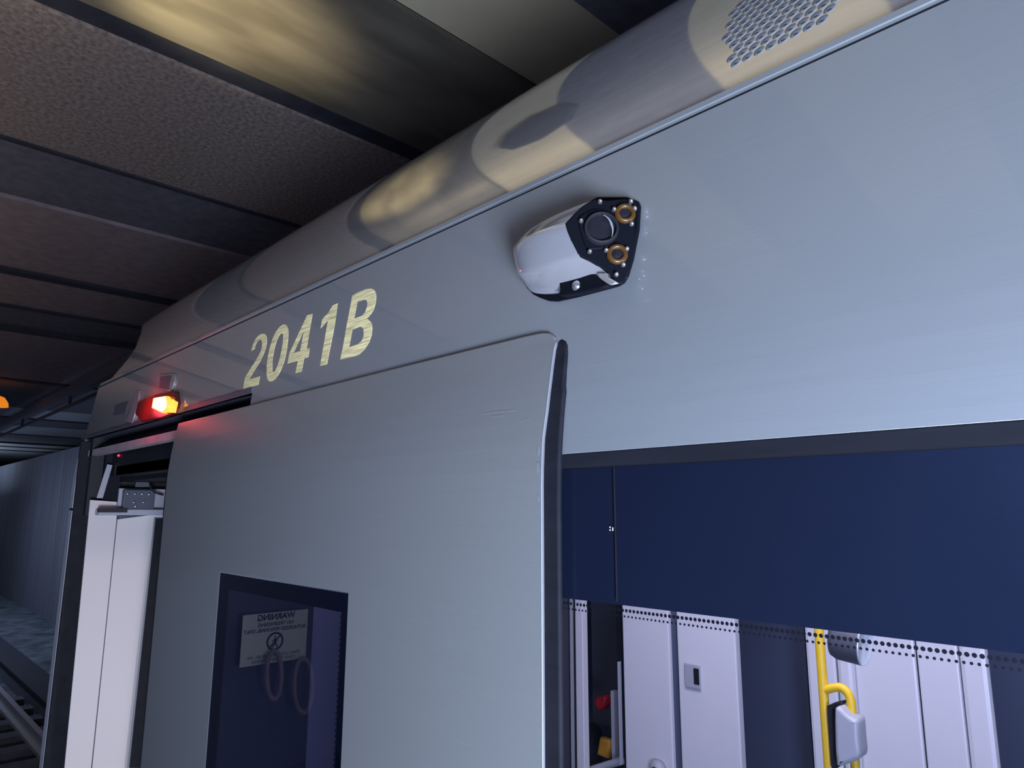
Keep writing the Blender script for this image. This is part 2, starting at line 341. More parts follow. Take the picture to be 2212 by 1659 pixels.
# backing behind the groove, then ledge and fairing
box('groove_gap', (XL + 0.06, yb(HG) + 0.004, CZ + HG - 0.02), (XR, yb(HG) + 0.02, CZ + HG + 0.002), 'black', car)
def prof_strip(name, prof, x0, x1, m, parent, smooth=True):
    bm = bmesh.new(); a = [bm.verts.new((x0, y, h + CZ)) for y, h in prof]; b = [bm.verts.new((x1, y, h + CZ)) for y, h in prof]
    for i in range(len(prof) - 1): bm.faces.new((a[i], b[i], b[i + 1], a[i + 1]))
    bmesh.ops.recalc_face_normals(bm, faces=bm.faces)
    return bmobj(name, bm, m, parent, smooth)
Y0 = yb(HG)
prof_strip('drip_ledge', [(Y0 + 0.02, HG + 0.0008), (Y0 - 0.001, HG + 0.0008), (Y0 - 0.0022, HG + 0.002), (Y0 - 0.0015, HG + 0.009), (Y0 + 0.0045, HG + 0.0118)], -2.86, XR, 'paint', car, False)
# fairing arc
A0 = math.radians(74); AE = math.atan(0.925)
FY, FHh = Y0 + 0.004, HG + 0.011
_A = math.sin(A0) - math.sin(AE); _B = math.cos(AE) - math.cos(A0)
RF = (0.925 * FY - FHh) / (_B - 0.925 * _A)
def fpos(a): return (FY + RF * (math.sin(A0) - math.sin(a)), FHh + RF * (math.cos(a) - math.cos(A0)))
def fnorm(a): return Vector((0, -math.sin(a), math.cos(a)))
def onf(px, py):
    d = ray(px, py); cy = FY + RF * math.sin(A0); cz = FHh - RF * math.cos(A0)
    a = d.y ** 2 + d.z ** 2; b = -2 * (d.y * cy + d.z * cz); c = cy * cy + cz * cz - RF * RF; D = b * b - 4 * a * c
    t = (-b - math.sqrt(max(D, 0))) / 2 / a; p = d * t
    return p.x, math.atan2(cy - p.y, p.z - cz) if False else math.asin(max(-1, min(1, (cy - p.y) / RF)))
edge_px = [(235.7, 822), (253.6, 803), (275.5, 777), (293.4, 751), (305.3, 719.6), (316, 692)]
edge = sorted([(onf(*p)[1], onf(*p)[0]) for p in edge_px])   # (angle, x)
def fleft(a):
    if a <= edge[0][0]: return edge[0][1]
    if a >= edge[-1][0]: return edge[-1][1]
    for (a0, x0), (a1, x1) in zip(edge, edge[1:]):
        if a0 <= a <= a1: return x0 + (x1 - x0) * (a - a0) / max(a1 - a0, 1e-9)
bm = bmesh.new(); NA = 40; NX = 6; aa = [A0 + (math.radians(12) - A0) * i / NA for i in range(NA + 1)]
grid = []
for a in aa:
    y, h = fpos(a); xl = fleft(a)
    grid.append([bm.verts.new((xl + (XR - xl) * (j / NX) ** 1.5, y, h + CZ)) for j in range(NX + 1)])
for i in range(NA):
    for j in range(NX): bm.faces.new((grid[i][j], grid[i][j + 1], grid[i + 1][j + 1], grid[i + 1][j]))
bmesh.ops.recalc_face_normals(bm, faces=bm.faces)
fair = bmobj('roof_fairing', bm, 'fairing', car, True)
# dark end cap of the fairing
bm = bmesh.new(); ra = []; rb = []
for a in aa:
    y, h = fpos(a); xl = fleft(a)
    ra.append(bm.verts.new((xl - 0.0, y + 0.001, h + CZ))); rb.append(bm.verts.new((xl - 0.055, y + 0.03, h + CZ - 0.012)))
for i in range(NA): bm.faces.new((ra[i], rb[i], rb[i + 1], ra[i + 1]))
bmobj('fairing_end_seal', bm, 'rubber', car, True)
box('roof', (-2.75, 1.05, CZ + 0.74), (XR, 3.05, CZ + 0.80), 'beam', car)
# perforated vent in the fairing
poly = [(1608, -30), (1576, 40), (1556, 85), (1586, 142), (1608, 138), (1640, 118), (1700, 92), (1760, 60), (1800, 30), (1818, -30), (1760, -60), (1640, -60)]
def inside(p, P):
    c = False; j = len(P) - 1
    for i in range(len(P)):
        if (P[i][1] > p[1]) != (P[j][1] > p[1]) and p[0] < (P[j][0] - P[i][0]) * (p[1] - P[i][1]) / (P[j][1] - P[i][1]) + P[i][0]: c = not c
        j = i
    return c
def proj(x, y, z):
    d = Vector((x, y, z - CZ)); k = d.dot(FW); return (W / 2 + F * d.dot(R2) / k, H / 2 - F * d.dot(U2) / k)
xa, aaa = onf(1590, 135); xb, _ = onf(1614.5, 123.3)
pitch = abs(xb - xa); row = pitch * 0.866
bm_s = bmesh.new(); bm_d = bmesh.new()
for i in range(-8, 40):
    a = aaa - i * row / RF
    if a < AE - 0.3 or a > A0 - 0.01: continue
    for j in range(-30, 60):
        x = xa + (j - 0.5 * (i % 2)) * pitch; y, h = fpos(a); q = proj(x, y, h + CZ)
        if not inside(q, poly) and not (q[1] < -30 and -4 * pitch < x - xa < 6 * pitch and i < 30): continue
        n = fnorm(a); tv = Vector((0, math.cos(a), math.sin(a)))
        c = Vector((x, y, h + CZ))
        for (bmx, ru, rv, ht, sh) in ((bm_s, 0.47 * pitch, 0.53 * row, 0.0007, 0.0), (bm_d, 0.26 * pitch, 0.11 * row, 0.00095, -0.20 * row)):
            r = bmesh.ops.create_uvsphere(bmx, u_segments=12, v_segments=6, radius=1)
            for v in r['verts']:
                u_, v_, w_ = v.co; v.co = c + Vector((1, 0, 0)) * (u_ * ru + 0.1 * v_ * ru) + tv * (v_ * rv + sh) + n * (w_ * ht)
vp = bmobj('vent_perforation', bm_s, mat('vent_scale_grey', (0.20, 0.225, 0.26), 0.7), fair, True)
bmobj('vent_slits', bm_d, 'black', fair, True)

# --- car number
def letter(outs): return [[on(500 + x / 6.1444, 600 + y / 6.1444, yb) for x, y in o] for o in outs]
def smooth(pts, it=1):
    for _ in range(it):
        q = []
        for i in range(len(pts)):
            a, b = pts[i], pts[(i + 1) % len(pts)]
            q += [(a[0] * .75 + b[0] * .25, a[1] * .75 + b[1] * .25), (a[0] * .25 + b[0] * .75, a[1] * .25 + b[1] * .75)]
        pts = q
    return pts
D2 = [[(155, 1477), (183, 1325), (215, 1270), (330, 1090), (385, 990), (405, 930), (412, 870), (402, 832), (378, 822), (348, 842), (322, 885), (305, 948), (262, 980), (285, 895), (320, 815), (362, 765), (412, 740), (450, 748), (470, 785), (472, 850), (458, 930), (425, 1020), (370, 1130), (300, 1240), (232, 1352), (380, 1308), (358, 1420)]]
D0 = [smooth([(470, 1300), (468, 1200), (480, 1070), (510, 930), (550, 800), (600, 700), (660, 632), (712, 615), (748, 648), (759, 720), (752, 820), (737, 950), (710, 1080), (670, 1200), (610, 1315), (550, 1370), (508, 1380), (480, 1350)]),
      smooth([(545, 1215), (543, 1100), (560, 990), (590, 860), (630, 770), (665, 735), (690, 745), (684, 850), (667, 960), (642, 1080), (610, 1180), (575, 1245), (550, 1258)])]
D4 = [[(745, 1141), (772, 1000), (1005, 500), (1080, 478), (1000, 948), (1040, 935), (1020, 1052), (965, 1070), (930, 1245), (850, 1268), (885, 1103)], [(826, 998), (965, 700), (913, 972)]]
D1 = [[(1185, 676), (1205, 555), (1290, 460), (1345, 370), (1415, 338), (1365, 660), (1268, 1148), (1178, 1170), (1230, 870), (1283, 560), (1235, 615)]]
DB = [[(1445, 1090), (1480, 930), (1530, 640), (1590, 330), (1605, 235), (1700, 185), (1780, 152), (1850, 141), (1895, 160), (1918, 200), (1924, 250), (1915, 330), (1890, 420), (1845, 490), (1798, 543), (1840, 572), (1864, 610), (1871, 670), (1860, 760), (1825, 860), (1770, 945), (1700, 1015), (1660, 1035)],
      [(1632, 547), (1672, 320), (1765, 290), (1795, 298), (1806, 325), (1803, 380), (1780, 450), (1735, 503)], [(1565, 922), (1605, 690), (1710, 648), (1742, 660), (1757, 695), (1757, 770), (1730, 840), (1680, 878)]]
for dgt in (D2, D0, D4, D1, DB):
    o = sheet('number_character', letter(dgt), 'gold', car, off=-0.0005, thick=0.0004, cuts=[0.2])
# shadow gap line along the top of the leaf
# --- header slot and doorway
def quad(name, px, Y, m, parent, th=0.01):
    pts = [at(p[0], p[1], Y) for p in px]
    bm = flat([pts], th)
    for v in bm.verts:
        x, h, w = v.co; v.co = (x, Y + th / 2 - w, h + CZ)
    bmesh.ops.recalc_face_normals(bm, faces=bm.faces)
    return bmobj(name, bm, m, parent)
box('header_recess', (-2.95, 0.70, CZ + 0.12), (X_SLOT + 0.02, 0.72, CZ + 0.32), 'black', car)
box('header_soffit', (-2.95, 0.627, CZ + H_SLOT + 0.0), (X_SLOT, 0.72, CZ + H_SLOT + 0.012), 'grey_panel', car)
box('header_light_blocker', (-2.8, 0.73, CZ + 0.10), (-1.6, 1.6, CZ + 0.42), 'rubber', car)  # added box, keeps the vestibule light off the bay and upper partition
rail = box('door_rail', (-2.9, 0.640, CZ + 0.190), (-1.35, 0.665, CZ + 0.212), 'concrete_plum', car)
box('door_rail_channel', (-2.9, 0.665, CZ + 0.212), (-1.35, 0.70, CZ + 0.232), 'rubber', car)
box('operator_cover', (-2.74, 0.70, CZ + 0.115), (-1.6, 0.78, CZ + 0.155), 'rubber', car, 0.004)
# jamb: dark rubber return at the left of the doorway
box('door_jamb_seal', (X_JL + 0.0005, 0.6145, 0.0), (X_JL + 0.014, 0.70, CZ + H_SLOT - 0.01), 'rubber', car)
box('door_jamb', (X_JL - 0.01, 0.68, 0.0), (-2.80, 0.735, CZ + H_SLOT - 0.01), 'gasket', car)
sheet('end_post_lightener', [[(XL + 0.002, -1.6), (X_JL, -1.6), (X_JL, 0.185), (XL + 0.012, 0.185), (XL + 0.002, 0.05)]], 'pale_metal', car, off=-0.002, thick=0.002)  # added pale sheet, brightens the post where little light reaches
box('end_post_joint', (XL + .01, 0.6125, CZ - 0.002), (X_JL, 0.6155, CZ + 0.006), 'black', car)
# white partition inside the doorway, facing along the car
XP = -2.78
def on_xplane(px, py, X):
    d = ray(px, py); t = X / d.x; return (d.y * t, d.z * t)
def xpoly(name, px, X, m, parent, th=0.01):
    pts = [on_xplane(p[0], p[1], X) for p in px]
    bm = flat([pts], th)
    for v in bm.verts:
        y, h, w = v.co; v.co = (X - th / 2 + w, y, h + CZ)
    bmesh.ops.recalc_face_normals(bm, faces=bm.faces)
    return bmobj(name, bm, m, parent)
xpoly('partition_panel', [(195, 1080), (252, 1084), (252, 1120), (163, 1990), (108, 1990)], XP, 'cream_panel', car)
xpoly('partition_panel', [(254, 1122), (420, 1100), (420, 1990), (166, 1990)], XP, 'cream_panel', car)
xpoly('partition_gap', [(248, 1118), (258, 1118), (172, 1990), (158, 1990)], XP - 0.012, 'seam', car, 0.002)
xpoly('partition_trim', [(333, 1120), (336, 1120), (279, 1659), (275, 1659)], XP + 0.02, 'edge', car, 0.002)
xpoly('partition_edge_seal', [(336, 1120), (430, 1120), (430, 1659), (279, 1659)], XP + 0.02, 'rubber', car, 0.004)
def xbox(name, px, X, m, parent, depth, bev=0.0):
    (ya, ha), (yb_, hb) = on_xplane(*px[0], X), on_xplane(*px[1], X)
    return box(name, (X - depth, min(ya, yb_), CZ + min(ha, hb)), (X, max(ya, yb_), CZ + max(ha, hb)), m, parent, bev)
# shelf and electrical gear above it
sh = xbox('equipment_shelf', [(214, 1100), (410, 1113)], XP + 0.05, 'plastic', car, 0.06, 0.003)
xbox('shelf_channel', [(214, 1098), (275, 1107)], XP + 0.055, 'black', car, 0.02)
xbox('panel_back', [(258, 1055), (400, 1102)], XP + 0.012, 'plastic', car, 0.01)
cb = xbox('terminal_block', [(270, 1058), (332, 1100)], XP + 0.045, 'grey_panel', car, 0.03, 0.002)
for (px_, py_) in [(276, 1067), (292, 1067), (307, 1067), (322, 1068), (289, 1085), (310, 1085), (293, 1094)]:
    y_, h_ = on_xplane(px_, py_, XP + 0.047)
    bm = lathe([(0.0, 0.003), (0.0045, 0.002), (0.0055, -0.002), (0, -0.002)], 12); u, v, n = frame_from((1, 0, 0)); place(bm, (XP + 0.047, y_, h_ + CZ), u, v, n)
    bmobj('terminal_screw', bm, 'steel', cb, True)
# dark equipment bay behind
box('equipment_bay_back', (-2.86, 0.64, CZ - 0.02), (-2.83, 1.4, CZ + 0.3), 'black', car)
xpoly('bay_strut', [(232, 1003), (243, 1005), (222, 1076), (209, 1076)], XP + 0.01, 'plastic', car, 0.008)
xpoly('bay_bracket', [(302, 1024), (318, 1035), (328, 1052), (292, 1052), (296, 1030)], XP + 0.005, 'grey_panel', car, 0.006)
def xp3(px_, py_, X): y_, h_ = on_xplane(px_, py_, X); return (X, y_, h_ + CZ)
tube('fluorescent_tube', [xp3(316, 997, XP + 0.03), xp3(362, 991, XP + 0.03)], 0.003, 'white', car, 8)
tube('cable', [xp3(315, 1030, XP + .03), xp3(326, 1036, XP + .05), xp3(336, 1042, XP + .03), xp3(350, 1046, XP + .03)], 0.003, 'black', car, 8)
tube('cable', [xp3(322, 1040, XP + .03), xp3(326, 1058, XP + .05), xp3(338, 1066, XP + .05), xp3(352, 1069, XP + .03)], 0.003, 'black', car, 8)
bm = lathe([(0, .004), (.004, .002), (.004, 0), (0, 0)], 10); u, v, n = frame_from((1, -0.3, 0)); place(bm, (*[-2.72, 0.698],) + (CZ + at(235, 988, 0.698)[1],), u, v, n)
bmobj('status_led', bm, 'led', car, True)

# --- main window
wf_out = rect(X_WIN0 - 0.002, -0.955, 1.605, H_WIN + 0.001)
H_G2 = on(1215, 1014, lambda h: 0.615)[1]
sheet('window_gasket', [rect(X_WIN0 - 0.002, H_G2, 1.6, H_WIN)], 'gasket', car, yf=lambda h: 0.617, thick=0.008, bevel=0.002, cuts=[])
H_DOT = -0.158 * 0.622
glass = sheet('window_glass', [rect(X_WIN0, -0.95, 1.6, H_G2 + 0.003)], 'glass', car, yf=lambda h: 0.620, thick=0.0005, cuts=[])
glass['label'] = 'tinted passenger window pane'
sheet('frit_band', [rect(X_WIN0, H_DOT, 1.6, H_G2 + 0.003)], 'frit', glass, yf=lambda h: 0.6215, thick=0.0006, cuts=[])
# frit dots: two rows, the lower one smaller
x_a = at(1738 + 355 / 4.007 - 88, 0, 0.6)[0]
xd0, _h = at(1660 + 355 / 4.007, 1300 + 250 / 4.007, 0.6215); xd1, _h = at(1660 + 1780 / 4.007, 1300 + 432 / 4.007, 0.6215)
dp = (xd1 - xd0) / 25.0
bm = bmesh.new()
def disc(bm, x, h, r, y):
    vs = [bm.verts.new((x + r * math.cos(2 * math.pi * k / 14), y, CZ + h + r * math.sin(2 * math.pi * k / 14))) for k in range(14)]
    bm.faces.new(vs)
for j in range(-90, 60):
    x = xd0 + dp * j
    if x < X_WIN0: continue
    disc(bm, x, H_DOT - 0.0052, dp * 0.37, 0.6212); disc(bm, x - dp * 0.5, H_DOT - 0.0112, dp * 0.25, 0.6212)
bmobj('frit_dots', bm, 'black', glass)
box('window_joint', (on(1323, 1100, yb)[0] - 0.0006, 0.6185, CZ - 0.095), (on(1323, 1100, yb)[0] + 0.0006, 0.6196, CZ + H_G2), 'gasket', glass)
bits = [(1318, 1139), (1318, 1145), (1324, 1141), (1324, 1145)]
bm = bmesh.new()
for b_ in bits: x_, h_ = at(b_[0], b_[1], 0.6185); disc(bm, x_, h_, 0.0009, 0.6183)
bmobj('sealant_speck', bm, 'white', glass)
# --- door leaf
leaf_px = [(385, 914), (598, 860), (858, 794), (1120, 729), (1150, 722), (1172, 718), (1186, 719), (1196, 726), (1201, 736)]
leaf = onl(leaf_px)
xr = on(1169, 1100, yl)[0]; xl_ = on(356, 1080, yl)[0]
xtop = leaf[-1][0]
edge_pts = onl([(1201, 736), (1196, 756), (1188, 819), (1179.5, 890), (1172, 946), (1169, 1050)])
leaf_out = [(xl_, -1.65)] + [(xl_ + 0.0, 0.0)] + leaf[:-1] + edge_pts + [(xr, -1.65)]
leaf_out[1] = (xl_, 0.05)
wpx = [(475, 1237), (751.5, 1280)]
wx0, wh = on(475, 1237, yl); wx1, _ = on(751.5, 1280, yl)
whole = rect(wx0, -1.2, wx1, wh)
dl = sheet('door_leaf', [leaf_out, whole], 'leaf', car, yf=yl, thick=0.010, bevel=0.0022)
dl['label'] = 'sliding door leaf slid open over the car side'
sheet('leaf_edge_strip', [[(xr + 0.0007, -1.65)] + [(p[0] + 0.0007, p[1]) for p in reversed(edge_pts)] + [(p[0] - 0.0016, p[1]) for p in edge_pts] + [(xr - 0.0016, -1.65)]], 'edge', dl, yf=yl, off=-0.0004, thick=0.004, bevel=0.0008)
seal_px = [(1206, 736), (1213, 732), (1220, 736), (1223.5, 745), (1223, 765), (1219, 800), (1216.5, 830), (1217.5, 845), (1214, 880), (1210, 935), (1207.5, 985), (1206, 1090)]
sp = [on(p[0], p[1], yl, 0.0045) for p in seal_px]
sx = sp[-1][0]
seal = [(xr - 0.006, sp[0][1] - 0.03)] + [(sp[0][0] - 0.006, sp[0][1])] + sp[1:] + [(sx, -1.65), (xr - 0.006, -1.65)]
seal[0] = (xtop - 0.006, sp[0][1] - 0.004)
sheet('rubber_edge_seal', [[(xtop - 0.006, sp[0][1])] + sp + [(sx, -1.65), (xr - 0.006, -1.65), (xr - 0.006, 0.05)]], 'gasket', dl, yf=yl, off=0.0045, thick=0.0075, bevel=0.003)
MT['scuff'] = mat('grey_scuff', (0.19, 0.195, 0.21), 0.6)
for q_ in ([(1040, 893), (1075, 888), (1112, 885), (1110, 888), (1076, 891), (1042, 897)], [(1058, 899), (1088, 896), (1087, 898), (1059, 902)], [(1128, 906), (1143, 903), (1142, 905), (1129, 908)],
           [(1161, 962), (1165, 960), (1164, 985), (1160, 983)], [(1159, 1000), (1163, 998), (1162, 1022), (1159, 1020)], [(1161, 1070), (1164, 1068), (1164, 1082), (1161, 1084)]):
    sheet('scuff_mark', [[on(p[0], p[1], yl, -0.0003) for p in q_]], 'scuff', dl, yf=yl, off=-0.0003, thick=0.0003, cuts=[])
# window of the leaf
fr_in = rect(wx0 + 0.045, -1.16, wx1 - 0.018, wh - 0.030)
fo = rect(wx0 - 0.001, -1.2, wx1 + 0.001, wh + 0.001)
sheet('leaf_window_frame', [fo, fr_in], 'frit', dl, yf=lambda h: 0.6015, thick=0.004, cuts=[])
lg = sheet('leaf_window_glass', [rect(wx0, -1.19, wx1, wh - 0.001)], 'doorglass', dl, yf=lambda h: 0.6008, thick=0.0004, cuts=[])
bm = bmesh.new()
h = wh - 0.034; i = 0
while h > -0.7:
    disc(bm, wx1 - 0.018 - 0.004 - (0.003 if i % 2 else 0), h, 0.0022, 0.6042); h -= 0.0042; i += 1
bmobj('leaf_frit_dots', bm, 'frit', dl)
# black seal along the left edge of the leaf
sheet('leaf_left_seal', [[(xl_ - 0.02, -1.65), (xl_, -1.65), (xl_, leaf_out[2][1] - 0.01), (xl_ - 0.02, leaf_out[2][1] - 0.01)]], 'rubber', dl, yf=yl, off=0.004, thick=0.010, bevel=0.003)
# floor, inner ceiling, far side and bulkheads of the car
box('car_floor', (-2.9, 0.66, -0.02), (XR, 3.2, 0.0), 'grey_panel', car)
box('saloon_ceiling', (-2.9, 0.9, 2.45), (XR, 3.2, 2.47), 'white_panel', car)
box('far_side_wall', (-2.95, 3.15, -0.2), (XR, 3.2, 2.5), 'darkblue', car)
box('cab_bulkhead', (-2.9, 0.9, 0.0), (-2.87, 3.15, 2.45), 'darkblue', car)
box('rear_bulkhead', (XR - 0.03, 0.64, 0.0), (XR, 3.15, 2.45), 'darkblue', car)
box('door_pillar', (at(668, 1500, 0.80)[0], 0.80, 0.0), (at(735, 1500, 0.80)[0], 0.83, 2.0), 'white_panel', car)
# --- interior panels seen through the window
RB = 1500
def vp(name, p0, p1, Y, m, z0=0.0, z1=2.2, th=0.03, bev=0.0, parent=car):
    return box(name, (at(p0, RB, Y)[0], Y, z0), (at(p1, RB, Y)[0], Y + th, z1), m, parent, bev)
YA = 2.0
vp('interior_panel', 1348, 1449, YA, 'white_panel', bev=0.004)
vp('interior_panel', 1467, 1594, YA, 'white_panel', bev=0.004)
vp('panel_gap_seal', 1449, 1467, YA + 0.015, 'darkblue')
vp('cab_post', 1244, 1260, YA, 'white_panel', bev=0.003)
vp('cab_post_trim', 1241, 1243, YA, 'gasket'); vp('cab_post_trim', 1232.5, 1237.5, YA, 'plastic')
vp('cab_column', 1209, 1229, YA + 0.02, 'grey_panel')
vp('cab_screen', 1280, 1335, YA + 0.5, 'grey_panel', z0=0.9)
def framepx(name, p0, q0, p1, q1, Y, m, th=0.006, bev=0.0, parent=car):
    x0, h0 = at(p0, q0, Y); x1, h1 = at(p1, q1, Y)
    return box(name, (min(x0, x1), Y - th, CZ + min(h0, h1)), (max(x0, x1), Y, CZ + max(h0, h1)), m, parent, bev)
ic = framepx('recess_plate', 1480, 1432, 1516, 1490, YA, 'plastic', 0.008, 0.003)
framepx('recess_slot', 1498, 1443, 1511, 1480, YA - 0.008, 'gasket', 0.001, 0, ic)
framepx('cab_window_rail', 1326.5, 1490, 1337, 1638, YA + 0.1, 'plastic', 0.02)
framepx('cab_window_rail', 1341.5, 1428, 1346.5, 1650, YA + 0.02, 'plastic', 0.02)
vp('far_window_pane', 1594, 1746, YA + 0.3, 'darkblue')
# right-hand group: vestibule panels
YC = 2.1
vp('interior_panel', 1746, 1812, YC, 'white_panel', bev=0.01)
vp('interior_panel', 1811, 1846, YC - 0.02, 'white_panel', bev=0.012)
vp('interior_panel', 1850, 1984, YC, 'white_panel', bev=0.006)
vp('panel_gap_seal', 1983.5, 1988.5, YC + 0.01, 'seam')
vp('interior_panel', 1988.5, 2077, YC, 'white_panel', bev=0.004)
vp('panel_gap_seal', 2076.5, 2079, YC + 0.01, 'seam')
vp('interior_panel', 2079, 2140, YC, 'white_panel', bev=0.012)
vp('far_window_pane', 2141, 2400, YC + 0.3, 'darkblue')

# ------------------------------------------------------------------ things inside the car
def p3(px, py, Y): x, h = at(px, py, Y); return (x, Y, h + CZ)
YP = 1.55
pxm = (p3(1780, RB, YP)[0] - p3(1779, RB, YP)[0])
rP = 11.2 * pxm * 0.88
gp = thing('grab_pole', 'yellow grab pole with a bent side loop behind the right window', 'grab pole', (p3(1779, RB, YP)[0], YP, 0.0))
tube('pole', [(p3(1779, RB, YP)[0], YP, 0.01), (p3(1779, RB, YP)[0], YP, 2.44)], rP, 'yellow', gp, 24, False)
tube('side_loop', [p3(1783, 1490, YP), p3(1800, 1485, YP), p3(1820, 1484, YP), p3(1838, 1505, YP), p3(1841, 1550, YP), p3(1847, 1640, YP), p3(1852, 1760, YP)], rP * 0.92, 'yellow', gp, 24)
rd = thing('card_reader', 'light grey card reader on the loop of the yellow pole', 'card reader', p3(1820, 1620, YP))
YR = YP - 0.03
cpx = [(1803, 1531), (1809, 1526), (1817, 1528), (1830, 1543), (1845, 1553), (1853, 1553), (1856, 1600), (1860, 1635), (1849, 1644), (1822, 1654), (1812, 1656), (1806, 1649)]
pts = [at(a, b, YR) for a, b in cpx]
bm = flat([smooth(pts, 1)], 0.05, 0.008)
for v in bm.verts: x, h, w = v.co; v.co = (x, YR + 0.02 - w, h + CZ)
bmesh.ops.recalc_face_normals(bm, faces=bm.faces); bmobj('reader_body', bm, 'plastic', rd)
pts = [at(a, b, YR + 0.03) for a, b in [(1793, 1522), (1799, 1519), (1821, 1514), (1824, 1520), (1803, 1529), (1806, 1600), (1811, 1658), (1803, 1656)]]
bm = flat([pts], 0.03)
for v in bm.verts: x, h, w = v.co; v.co = (x, YR + 0.03 - w, h + CZ)
bmesh.ops.recalc_face_normals(bm, faces=bm.faces); bmobj('reader_back', bm, 'rubber', rd)
# round lamp/mirror tube
YM = 1.75
c = Vector(p3(1868, 1390, YM)); r_ = 49 * (p3(1868, 1391, YM)[2] - p3(1868, 1390, YM)[2]) * -1
r_ = abs(p3(1868, 1391, YM)[2] - p3(1868, 1390, YM)[2]) * 49
hm = thing('round_mirror', 'round mirror in a dark tubular hood beside the yellow pole', 'mirror', tuple(c))
ax = Vector((1.0, 0.03, -0.12)).normalized(); u, v, n = frame_from(ax)
Ld = 0.055
bm = lathe([(r_, 0), (r_, -Ld), (r_ * 0.9, -Ld - 0.012), (0, -Ld - 0.012)], 40); place(bm, c, u, v, n); bmobj('mirror_hood', bm, 'grey_panel', hm, True)
bm = lathe([(0, -0.001), (r_ * 0.95, -0.001), (r_ * 0.96, 0.002), (r_, 0.002), (r_, -0.002)], 40); place(bm, c, u, v, n); bmobj('mirror_face', bm, mat('pale_mirror_face', (0.85, 0.9, 0.98), 0.25, 0.2), hm, True)
box('mirror_bracket', (c.x - 0.06, c.y - 0.01, c.z + r_ * 0.95), (c.x - 0.03, c.y + 0.01, 2.42), 'grey_panel', hm)
# red lantern, yellow block, seat back seen in the cab gap
YQ = 2.3
def lump(name, px, Y, m, th, label, cat, sm=2):
    pts = smooth([at(a, b, Y) for a, b in px], sm) if sm else [at(a, b, Y) for a, b in px]
    bm = flat([pts], th, th * 0.3)
    for v in bm.verts: x, h, w = v.co; v.co = (x, Y - w, h + CZ)
    bmesh.ops.recalc_face_normals(bm, faces=bm.faces)
    return tag(bmobj(name, bm, m), label, cat)
lump('red_cover', [(1288, 1506), (1300, 1503), (1314, 1500), (1317, 1512), (1313, 1530), (1298, 1535), (1291, 1525)], YQ, 'red', 0.05, 'dark red rounded cover in the cab gap behind the window', 'cover')
lump('yellow_block', [(1301, 1591), (1323, 1600), (1318, 1637), (1294, 1629)], YQ, 'orange', 0.04, 'orange yellow block low in the cab gap behind the window', 'block', 0)
lump('seat_back', [(1262, 1560), (1282, 1568), (1294, 1590), (1295, 1660), (1262, 1690), (1240, 1600)], YQ + 0.1, 'gasket', 0.1, 'dark rounded seat back behind the white cab post', 'seat')
lump('paper_sheet', [(1261, 1577), (1271.5, 1583), (1261, 1590), (1250, 1584)], YQ - 0.1, 'white', 0.004, 'white paper corner in front of the dark seat back', 'paper', 0)
o = tube('handrail', [p3(1240, 1675, YQ - .25), p3(1344, 1643, YQ - .25)], 0.013, 'plastic', None, 16, False); tag(o, 'grey sloping handrail low across the cab gap', 'handrail')
kb = thing('panel_knob', 'small round grey knob low on the white interior panel', 'knob', p3(1424, 1668, YA))
bm = lathe([(0, .03), (.018, .028), (.026, .018), (.028, 0), (0, 0)], 24); u, v, n = frame_from((0, -1, 0)); place(bm, p3(1424, 1660, YA), u, v, n); bmobj('knob_base', bm, 'plastic', kb, True)
bm = lathe([(0, .037), (.008, .036), (.010, .028), (0, .028)], 20); place(bm, p3(1425, 1659, YA), u, v, n); bmobj('knob_button', bm, 'gasket', kb, True)

# ------------------------------------------------------------------ camera pod on the body side
pod = thing('side_camera', 'bulging polished metal camera pod with black face plate and two amber rings', 'camera', (*on(1250, 545, yb)[:1], 0.62, CZ + 0.33))
# face plane: right edge sits on the body, left edge stands out
xr0, hr0 = on(1383, 500, yb)
P0 = Vector((xr0, yb(hr0) - 0.003, hr0 + CZ)); dirh = Vector((0.70, 0.71, 0)).normalized(); dirv = Vector((0, 0.11, 1)).normalized()
NF = dirv.cross(dirh).normalized()
if NF.y > 0: NF = -NF
def fp(px, py, off=0.0): return onplane(px, py, P0 + NF * off, NF)
def cpod(x, y): return (1060 + x / 5.53, 380 + y / 5.53)
def fuv(pt): d = pt - P0; return (d.dot(UF), d.dot(VF))
UF = dirh; VF = NF.cross(UF).normalized()
if VF.z < 0: VF = -VF
def face_part(name, outs, m, parent, off, th, bev=0.0, sm=0, crop=True):
    oo = []
    for o in outs:
        q = [fuv(fp(*(cpod(*p) if crop else p), off)) for p in o]
        oo.append(smooth(q, sm) if sm else q)
    bm = flat(oo, th, bev)
    for v in bm.verts: a, b, w = v.co; v.co = P0 + UF * a + VF * b + NF * (off - th / 2 + w)
    bmesh.ops.recalc_face_normals(bm, faces=bm.faces)
    return bmobj(name, bm, m, parent)
face_px = [(1165, 318), (1225, 285), (1290, 262), (1345, 285), (1400, 292), (1480, 282), (1560, 275), (1640, 268), (1710, 285), (1760, 315), (1782, 360), (1778, 500), (1755, 700), (1710, 920), (1665, 1090), (1625, 1200), (1590, 1270), (1500, 1300), (1440, 1230), (1405, 1180), (1390, 1140), (1290, 1080), (1170, 1010), (1075, 965), (1035, 915), (1010, 850), (960, 770), (920, 670), (890, 570), (930, 530), (1000, 450), (1080, 375)]
plate = face_part('face_plate', [face_px], 'cast', pod, 0.0, 0.006, 0.0015)
